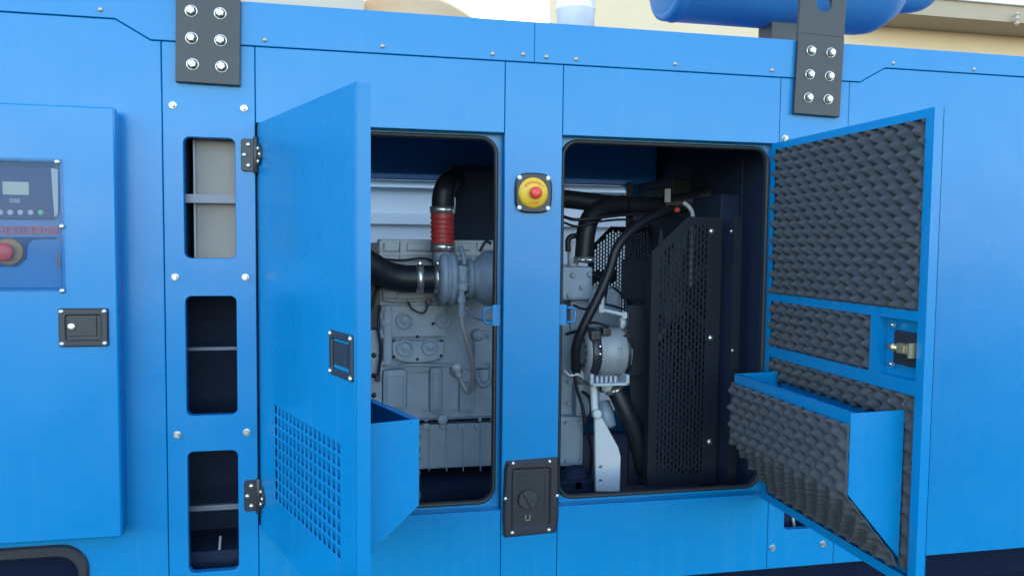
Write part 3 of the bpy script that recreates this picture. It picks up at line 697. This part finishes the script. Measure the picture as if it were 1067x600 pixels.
# ---- front end of the engine, seen through the second opening
fe = MB(); bpx(fe, 560, 278, 618, 313, .50, .4, 0, .012); bpx(fe, 594, 312, 616, 346, .54, .3, 0, .02)
bpx(fe, 575, 336, 607, 434, .56, .3, 0, .012); bpx(fe, 607, 300, 648, 345, .66, .2, 0, .02); bpx(fe, 600, 400, 626, 434, .50, .2, 0, .01)
for px, py in ((597, 287), (614, 286), (606, 299), (593, 308)): fe.lathe(E(px, py, .50), (0, -1, 0), [(0, .013), (.01, .012), (.013, .006)], 0, 6, False)
fe.build('thermostat_housing', 'engine', eng)
lb = MB(); bpx(lb, 578, 433, 609, 487, .52, .3, 0, .02); lb.build('timing_cover', 'pan', eng)
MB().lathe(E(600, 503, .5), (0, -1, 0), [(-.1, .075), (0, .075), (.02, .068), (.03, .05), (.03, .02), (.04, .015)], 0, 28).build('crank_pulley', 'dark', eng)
# big pipes
MB().tube([E(560, 205, .55), E(590, 207.5, .58), E(640, 213, .62), E(690, 214, .7), E(720, 206, .9)], .040, 0, 20).build('coolant_pipe', 'hose', eng)
MB().tube([E(607.5, 274, .54), E(609, 258, .54), E(611, 240, .54), E(616, 226, .55), E(628, 217, .58), E(650, 213, .62)], .042, 0, 22).build('coolant_hose', 'hose', eng)
q = E(607.5, 270.5, .54); clamp_ring(q, (0, 0, 1), .043, .026, [((q.x+.02, .495, q.z), (1, 0, 0)), ((q.x-.012, .495, q.z), (1, 0, 0))], eng)
MB().tube([E(700, 218, .5), E(680, 226, .46), E(658, 240, .42), E(643, 258, .40), E(634, 285, .40), E(622, 312, .40), E(608, 340, .40), E(600, 362, .42), E(600, 386, .45)], .020, 0, 14).build('heater_hose', 'hose', eng)
MB().tube([E(598, 388, .42), E(601, 404, .42), E(607, 424, .42), E(609.5, 442, .42)], .008, 0, 8).build('drain_line', 'hose', eng)
MB().tube([E(592, 262, .52), E(592, 250, .52), E(597, 246, .52), E(604, 246, .56)], .012, 0, 10).build('vent_line', 'hose', eng)
MB().tube([E(597, 250, .56), E(597, 280, .56)], .024, 0, 14).build('stub_pipe', 'engine_pale', eng)
MB().tube([E(590, 348, .5), E(604, 344, .42), E(612, 338, .38), E(620, 336, .40), E(634, 340, .40)], .006, 0, 8).build('wiring_loom', 'hose', eng)
MB().tube([E(646, 352, .40), E(655, 350, .38), E(658, 362, .38), E(656, 384, .40), E(648, 398, .44)], .005, 0, 8).build('wiring_loom', 'hose', eng)
MB().tube([E(588, 386, .44), E(594, 391, .42), E(602, 390, .42), E(608, 394, .44)], .006, 0, 8).build('fuel_line', 'silvergrey', eng)
for px, py in ((592, 398), (592, 420), (603, 404), (603, 424), (590, 440), (604, 440), (590, 480), (604, 480)):
    q = E(px, py, .52 if py > 430 else .555); fastener('casting_bolt', q.x, q.y, q.z, .011, eng, 'hex', 'engine')
# alternator
YA = .46; ac = E(629, 366, YA)
def ax_(px): return E(px, 366, YA).x-ac.x
al = MB(); al.lathe((ac.x, YA, ac.z), ax, [(ax_(606), .035), (ax_(606.5), .075), (ax_(608), .088), (ax_(613), .098), (ax_(620), .1), (ax_(621), .096), (ax_(623), .096), (ax_(624), .103), (ax_(645.5), .103), (ax_(647), .099), (ax_(647.3), .088), (ax_(652), .086), (ax_(653), .06), (ax_(653.5), .03)], 0, 36)
for k in range(9): al.box(ac.x+ax_(625)+k*.0075, ac.x+ax_(625)+k*.0075+.003, YA-.1045, YA-.098, ac.z-.05, ac.z+.03) if k > 5 else None
alt = al.build('alternator', 'alloy', eng)
en = MB(); en.lathe((ac.x, YA, ac.z), ax, [(ax_(611), .1005), (ax_(612), .1035), (ax_(619), .1035), (ax_(620), .1005)], 0, 36)
for k in range(12):
    a = 2*PI*k/12; en.lathe((ac.x+ax_(606.4), YA+.06*math.cos(a), ac.z+.06*math.sin(a)), (-1, 0, 0), [(0, .011), (.002, .011), (.0025, .004)], 0, 10)
en.build('end_cover', 'plastic', alt); en = MB(); en.lathe((ac.x, YA, ac.z), ax, [(ax_(647.5), .0885), (ax_(648), .094), (ax_(650), .094), (ax_(650.5), .0885)], 0, 36)
en.build('rear_band', 'plastic', alt)
for px, py in ((625.5, 361), (625.5, 369)): fastener('terminal', *E(px, py, YA-.105), .007, alt, 'dome', 'chrome')
MB().box(ac.x+ax_(609), ac.x+ax_(620), YA-.09, YA-.04, ac.z+.055, ac.z+.10, 0, .01).box(ac.x+ax_(622), ac.x+ax_(630), YA-.08, YA-.02, ac.z+.075, ac.z+.108, 0, .006).build('plug', 'plastic', alt)
br = MB()
p0, p1 = E(612, 391, .40), E(652, 399.5, .40)
br.box(p0.x, p1.x, .355, .46, p1.z, p1.z+.012, 0, .003); br.box(p0.x, p0.x+.014, .355, .46, p1.z, p0.z+.012, 0, .003); br.box(p1.x-.014, p1.x, .355, .46, p1.z, p0.z+.006, 0, .003)
for k in range(5): br.box(p0.x+.03+k*.02, p0.x+.04+k*.02, .37, .46, p1.z+.012, p0.z, 0, .003)
br.build('alternator_bracket', 'engine_pale', eng)
ab = MB(); bpx(ab, 624, 308, 630, 326, .44, .02, 0, .004); ab.tube([E(628, 323, .45), E(640, 325.5, .44), E(651, 328, .43)], .009, 0, 8); ab.lathe(E(651, 328.5, .43), (0, -1, 0), [(-.02, .016), (.006, .016), (.008, .012)], 0, 10); bpx(ab, 647, 330, 654, 340, .44, .04, 0, .006)
ab.build('adjuster_arm', 'engine_pale', eng)
MB().tube([E(628, 399, .48), E(640, 404, .45), E(652, 428, .42), E(664, 458, .42), E(672, 490, .44)], [.032]*6+[.040]*30 if False else .040, 0, 20).build('lower_hose', 'hose', eng)
q = E(640, 404.5, .45); clamp_ring(q, Vector((.45, 0, -.9)), .042, .018, [((q.x, .405, q.z), (.8, 0, .5))], eng)
MB().lathe(E(633, 394, .46), Vector((.3, 0, -1)), [(0, .045), (.04, .042), (.05, .038)], 0, 20).build('hose_neck', 'engine_pale', eng)
wp = MB(); pl = [E(620, 433, .38), E(627.5, 435, .38), E(644.5, 466, .38), E(647, 476, .38), E(646, 512, .38), E(621, 512, .38)]
wp.plate([(v.x, v.z) for v in pl], [circle(E(626, 486.5, .38).x, E(626, 486.5, .38).z, .0065, 12), circle(E(626, 501, .38).x, E(626, 501, .38).z, .0065, 12)], .38, .40, 0, .003)
wp.tube([E(617, 392, .44), E(619, 412, .42), E(620, 434, .395)], .016, 0, 10); wp.lathe(E(622, 431, .38), (0, -1, 0), [(-.02, .02), (.012, .02), (.016, .012)], 0, 10)
wp.build('support_leg', 'leg', eng)
MB().lathe(E(628, 418, .52), Vector((.1, -.4, -1)), [(0, .03), (.05, .04), (.11, .038), (.12, .02)], 0, 20).build('oil_filter', 'engine', eng)

# wiring and small plumbing crowding the bay
for k, (pts, rr) in enumerate((
    ([(588, 226, .5), (600, 229, .46), (622, 227, .46), (650, 224, .5), (690, 222, .55)], .007),
    ([(588, 232, .5), (602, 236, .46), (624, 231, .47), (655, 229, .5), (680, 236, .55)], .005),
    ([(618, 284, .5), (627, 290, .44), (632, 300, .44), (630, 312, .46)], .006),
    ([(598, 318, .52), (610, 322, .44), (622, 316, .44), (636, 318, .46), (650, 322, .5)], .005),
    ([(607, 408, .5), (614, 414, .44), (616, 428, .44), (612, 446, .46), (616, 470, .48), (614, 500, .5)], .007),
    ([(640, 300, .56), (650, 310, .46), (655, 330, .42), (652, 345, .42)], .006),
    ([(396, 318, .52), (394, 340, .5), (397, 364, .5), (394, 392, .5)], .006),
    ([(500, 262, .5), (506, 252, .5), (512, 254, .5)], .006),
    ([(424, 312, .54), (430, 322, .53), (442, 326, .53), (446, 316, .54)], .004))):
    MB().tube([E(*p) for p in pts], rr, 0, 8).build('wiring_loom', 'hose', eng)
for px, py, Y in ((630, 313, .45), (652, 346, .41), (447, 314, .53), (394, 394, .49), (616, 502, .49)):
    b = MB(); bpx(b, px-2.6, py-3, px+2.6, py+3.5, Y, .03, 0, .003); b.build('connector', 'plastic', eng)
# ------------------------------------------------------------------ radiator with fan and guards
YG = .30
rad_ = thing('radiator', 'black radiator with perforated side guard and fan beside the engine', 'radiator', (2.0, .8, -.15))
def Gp(px, py): return at(px, py, YG)
gx0, gx1, gx2 = Gp(677, 380).x, Gp(735, 380).x, Gp(749, 380).x
gzb, gzt, gzl = Gp(700, 506).z, Gp(735, 226).z, Gp(677, 262).z
xk = Gp(717, 226).x
def top_z(x): return gzt if x >= xk else gzl+(gzt-gzl)*(x-gx0)/(xk-gx0)
gd = MB()
gd.plate([(gx0, gzb), (gx2, gzb), (gx2, gzt), (xk, gzt), (gx0, gzl)], [[(gx0+.03, gzb+.05), (gx1-.004, gzb+.05), (gx1-.004, gzt-.035), (xk+.01, gzt-.035), (gx0+.03, gzl-.025)]], YG, YG+.004, 0, .001)
gd.box(gx0, gx0+.004, YG+.004, YG+.05, gzb, gzl).box(gx2-.004, gx2, YG+.004, YG+.06, gzb, gzt)
pitch = .0165; hl = .028; wd = .0080; i = 0
x = gx0+.03
while x < gx1-.004:
    zt = min(top_z(x), top_z(x+wd))-.020
    gd.box(x, x+wd, YG+.001, YG+.0035, gzb+.045, zt)
    z = gzb+.05+(hl/2 if i % 2 else 0)
    while z < zt-.006:
        gd.box(x+wd, min(x+pitch, gx1-.004), YG+.0012, YG+.0033, z, z+.0065); z += hl
    x += pitch; i += 1
guard = gd.build('fan_guard', 'guard', rad_)
for py in (241, 352, 460):
    q = Gp(741.5-(py-241)*.01, py); fastener('bolt', q.x, YG-.001, q.z, .013, guard, 'dome')
# core, tanks, upright angle
rc = MB(); rc.box(gx2+.02, gx2+.14, YG+.06, 1.40, -.1, 1.18, 0, .006); rc.build('radiator_core', 'dark', rad_)
up = MB(); xu = at(766, 360, .2).x
up.box(xu-.018, xu+.018, .20, .204, -.08, at(766, 226, .2).z, 0, .001).box(xu+.012, xu+.017, .2045, .208, at(766, 232, .2).z, at(766, 166, .2).z)
up.build('upright_angle', 'guard', rad_)
for px, py in ((762, 241), (763, 365)): q = at(px, py, .2); fastener('stud', q.x, .198, q.z, .007, rad_, 'dome', 'zinc')
# far side guard with punched holes, lit from the other doorway
fg = MB(); Yf = 1.18
fx0, fx1, fz0, fz1 = at(612, 320, Yf).x, at(700, 320, Yf).x, at(612, 330, Yf).z, at(640, 236, Yf).z
nx, nz = 30, 24; hs = []
for i in range(nx):
    for j in range(nz):
        wx, wz = (fx1-fx0)/nx, (fz1-fz0)/nz; u0 = fx0+i*wx; v0 = fz0+j*wz+(wz*.5 if i % 2 else 0)
        if 9 <= j <= 11 and i < 10: continue
        if v0+wz*.8 > fz1-.003 or (u0-fx0) < .02: continue
        if v0+wz > fz1-.01-(max(0, .12-(u0-fx0))): continue
        hs.append([(u0+wx*.22, v0+wz*.12), (u0+wx*.78, v0+wz*.12), (u0+wx*.78, v0+wz*.82), (u0+wx*.22, v0+wz*.82)])
fg.plate([(fx0, fz0), (fx1+.1, fz0), (fx1+.1, fz1), (fx0+.12, fz1), (fx0, fz1-.12)], hs, Yf, Yf+.003, 0, .0004); fg.build('far_guard', 'guard', rad_)
for r_, Y_ in (((653, 318, 676, 392), .42), ((648, 270, 676, 312), .62), ((655, 392, 676, 506), .44)):
    sh = MB(); bpx(sh, *r_, Y_, .02, 0, .004); sh.build('shroud_plate', 'guard', rad_)
light_block = MB(); bpx(light_block, 662, 215, 760, 520, 1.32, .02, 0, .004); light_block.build('back_plate', 'guard', rad_)  # added dark plate, blocks light from the rear doorway behind the fan
# fan: hub and swept blades turning about x
fc = Vector((at(712, 330, .75).x, .78, .66)); fn = MB()
fn.lathe(fc, (1, 0, 0), [(-.06, .03), (-.055, .08), (.03, .085), (.035, .03)], 0, 24)
for k in range(8):
    a0 = 2*PI*k/8+.25
    prev = None; rings = []
    for i in range(7):
        r = .08+.36*i/6; wdt = .055+.05*math.sin(PI*min(1, .15+i/7)); tw = .55-.2*i/6; am = a0+.12*i/6
        ring = []
        for sx, th in ((-1, -.004), (1, -.004), (1, .004), (-1, .004)):
            da = sx*wdt*math.cos(tw)/r; ring.append(fc+Vector((sx*wdt*math.sin(tw)+th, r*math.cos(am+da), r*math.sin(am+da))))
        rings.append(ring)
    fn.loft(rings, 0, False)
fn.build('fan', 'fan', rad_)
# top hoses and small fittings above the guard
MB().tube([at(690, 214, .7), at(720, 210, .68), at(750, 200, .66), at(790, 192, .66)], .045, 0, 18).build('top_hose', 'hose', rad_)
MB().tube([at(712, 211, .35), at(719, 217, .34), at(722, 226, .34), at(722, 250, .36), at(720, 300, .38)], .009, 0, 10).build('overflow_tube', 'railgrey', rad_)
MB().lathe(at(704, 219, .40), (0, -1, 0), [(0, .012), (.02, .012), (.024, .008)], 0, 14).build('drain_cap', 'red', rad_)
q = at(694, 204, .62); MB().box(q.x-.014, q.x+.014, .60, .602, q.z-.030, q.z+.030).build('sticker', 'railgrey', rad_)
hb = MB(); bpx(hb, 700, 186, 722, 214, .8, .1, 0, .01); bpx(hb, 684, 196, 700, 212, .75, .1, 0, .01); bpx(hb, 652, 190, 660, 300, .72, .02, 0, .002)
hb.build('header_tank', 'guard', rad_)

# ------------------------------------------------------------------ on the roof: silencer and flue
def Rp(px, py, Y): return at(px, py, Y)
YS = .62; R_ = .225
zb = at(800, 28.5, YS).z; x0s, x1s = at(693, 20, YS).x, at(915, 36, YS).x
zc = zb+R_
sil = thing('exhaust_silencer', 'fat blue cylindrical exhaust silencer lying across the enclosure roof', 'silencer', ((x0s+x1s)/2, YS, Z2))
L = x1s-x0s
MB().lathe((x0s, YS, zc), (1, 0, 0), [(0, R_-.02), (.006, R_-.003), (.02, R_), (.05, R_), (.054, R_+.004), (.060, R_+.004), (.064, R_), (L*.5-.005, R_), (L*.5, R_+.003), (L*.5+.005, R_), (L-.10, R_), (L-.04, R_*.96), (L, R_*.86), (L+.05, R_*.70), (L+.085, R_*.5), (L+.10, R_*.25)], 0, 64).build('silencer_body', 'faded', sil)
MB().lathe((x0s, YS, zc), (-1, 0, 0), [(-.004, R_-.022), (.0, R_-.03), (.012, R_*.6), (.018, .002)], 0, 64).build('end_cap', 'faded', sil)
MB().tube([(x1s+.02, YS+.02, zc-.02), (x1s+.16, YS+.02, zc-.02), (x1s+.24, YS+.02, zc+.01), (x1s+.28, YS+.02, zc+.12)], .085, 0, 24).build('tail_pipe', 'faded', sil)
sd = MB()
sd.box(at(790, 35, YS+.06).x, at(868, 35, YS).x, YS-.06, YS+.06, Z2-.001, zb+.03, 0, .004)
sd.build('saddle', 'black', sil)
YP = .45; xp = at(600, 12, YP).x; rp_ = (at(619, 12, YP).x-at(581, 12, YP).x)/2
fl = thing('flue_pipe', 'shiny galvanised flue pipe rising from the enclosure roof behind the rail', 'pipe', (xp, YP, Z2))
zz = at(600, 9, YP).z
MB().lathe((xp, YP, Z2-.003), (0, 0, 1), [(0, rp_), (zz-Z2-.012, rp_), (zz-Z2-.008, rp_+.004), (zz-Z2, rp_+.004), (zz-Z2+.004, rp_), (.9, rp_), (.9, rp_-.003)], 0, 40).build('pipe_wall', 'galv', fl)
MB().lathe((xp, YP, Z2-.002), (0, 0, 1), [(0, rp_+.03), (.006, rp_+.03), (.01, rp_+.004), (.03, rp_+.003)], 0, 40).build('collar', 'galv', fl)

# ------------------------------------------------------------------ behind: cream building, pale boundary wall, tank
YB = 5.2
xbl = at(572, 10, YB).x
bd = thing('cream_building', 'cream rendered building with a white overhanging roof edge behind the generator', 'building', (xbl+5, YB+3, GROUND))
cw = MB(); fp = [(xbl, YB), (xbl+14, YB), (xbl+14, YB+6), (xbl+2.4, YB+6)]
lo = [cw.v((x, y, GROUND)) for x, y in fp]; hi = [cw.v((x, y, 15)) for x, y in fp]  # walls carried far above view to cast shade over machine and yard
cw.f(lo); cw.f(hi)
for i in range(4): cw.f([lo[i], lo[(i+1) % 4], hi[(i+1) % 4], hi[i]])
cw.build('wall', 'cream', bd)
e0, e1 = at(979, 0, YB-.5), at(1067, 6, YB-.5)
zr = e1.z
xe = at(905, 0, YB-.5).x
MB().box(xe, xbl+14.4, YB-.54, YB+.0-.002, zr-.015, zr+.16, 0, .01).build('roof_edge', 'roofwhite', bd)
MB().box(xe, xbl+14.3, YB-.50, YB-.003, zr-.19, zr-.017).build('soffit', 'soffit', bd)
q = at(1060, 20, YB-.65)
q = at(1060, 20, YB-.56)
pb_ = MB(); pb_.tube([(q.x, q.y, q.z+.07), (q.x, q.y, q.z-.07)], .016, 0, 10, False)
for dz in (-.05, 0, .05): pb_.lathe((q.x, q.y, q.z+dz-.008), (0, 0, 1), [(0, .026), (.016, .026)], 0, 12)
pb_.box(q.x-.012, q.x+.012, q.y, YB-.498, q.z-.012, q.z+.012)
pb_.build('pipe_bracket', 'offwhite', bd)
YW = 6.2
x1w = at(379.5, 5, YW).x
lb_ = thing('grey_building', 'off white plain building corner seen over the enclosure roof near the lifting bracket', 'building', (x1w-4, YW+3, GROUND))
MB().box(x1w-9, x1w, YW, YW+6, GROUND, 5.2, 0, .01).build('wall', 'offwhite', lb_)
# domed tank
YK = 7.6; qc = at(431, -3, YK); rt = (at(548, 60, YK).x-at(314, 60, YK).x)/2; zk = qc.z-rt
tk = thing('storage_tank', 'sand coloured domed storage tank behind the enclosure beside the plain building', 'tank', (qc.x, YK, GROUND))
prof = [(0, rt), (zk-GROUND, rt)]+[(zk-GROUND+rt*math.sin(a), rt*math.cos(a)) for a in [PI/2*k/14 for k in range(1, 15)]]
MB().lathe((qc.x, YK, GROUND), (0, 0, 1), prof, 0, 64).build('shell', 'tank', tk)
# pale wall seen right through the enclosure
YV = 3.1; bw = MB()
z_a = at(420, 187.5, YV).z; z_b = at(420, 196, YV).z; z_c = at(420, 222, YV).z; z_d = at(420, 234, YV).z
bw.box(-2.5, 5.5, YV, YV+.2, GROUND, z_d, 0, .003).box(-2.5, 5.5, YV-.04, YV+.2, z_d, z_c, 0, .004).box(-2.5, 5.5, YV+.03, YV+.2, z_c, z_b).box(-2.5, 5.5, YV-.05, YV+.2, z_b, z_b+.02, 0, .003)
bw.box(-2.5, 5.5, YV-.02, YV+.2, z_b+.02, z_b+.05, 0, .003).box(-2.5, 5.5, YV-.08, YV+.2, z_b+.05, z_a+.18, 0, .004)
tag(bw.build('boundary_wall', 'palewall'), 'pale stepped wall seen through the open doorways past the engine', 'wall')

# ------------------------------------------------------------------ ground, sky, sun
g = MB(); g.f([g.v(p) for p in ((-400, -400, GROUND), (400, -400, GROUND), (400, 400, GROUND), (-400, 400, GROUND))])
tag(g.build('ground', 'ground'), None, None, kind='structure')

SUN_EL, SUN_AZ = rad(28), rad(26)              # azimuth from +y (behind the machine) towards +x
w = bpy.data.worlds.new('World'); S.world = w; w.use_nodes = True
nt = w.node_tree; bg = nt.nodes['Background']; sk = nt.nodes.new('ShaderNodeTexSky'); sk.sky_type = 'NISHITA'; sk.sun_disc = False
sk.sun_elevation = SUN_EL; sk.sun_rotation = SUN_AZ; sk.air_density = 1.2; sk.dust_density = 0.2; sk.ozone_density = 1.0
nt.links.new(sk.outputs[0], bg.inputs['Color']); bg.inputs['Strength'].default_value = .15
sl = bpy.data.lights.new('sun', 'SUN'); sl.energy = 2.5; sl.angle = rad(.5); sl.color = (1, .95, .88)
so = bpy.data.objects.new('sun', sl); COL.objects.link(so)
dirn = Vector((math.sin(SUN_AZ)*math.cos(SUN_EL), math.cos(SUN_AZ)*math.cos(SUN_EL), math.sin(SUN_EL)))
so.rotation_euler = dirn.to_track_quat('Z', 'Y').to_euler(); so.location = (3, 6, 8)

S.render.engine = 'CYCLES'
S.view_settings.view_transform = 'Standard'; S.view_settings.look = 'None'; S.view_settings.gamma = 1.0
S.view_settings.exposure = 2.36
S.cycles.use_denoising = True
S.cycles.max_bounces = 8
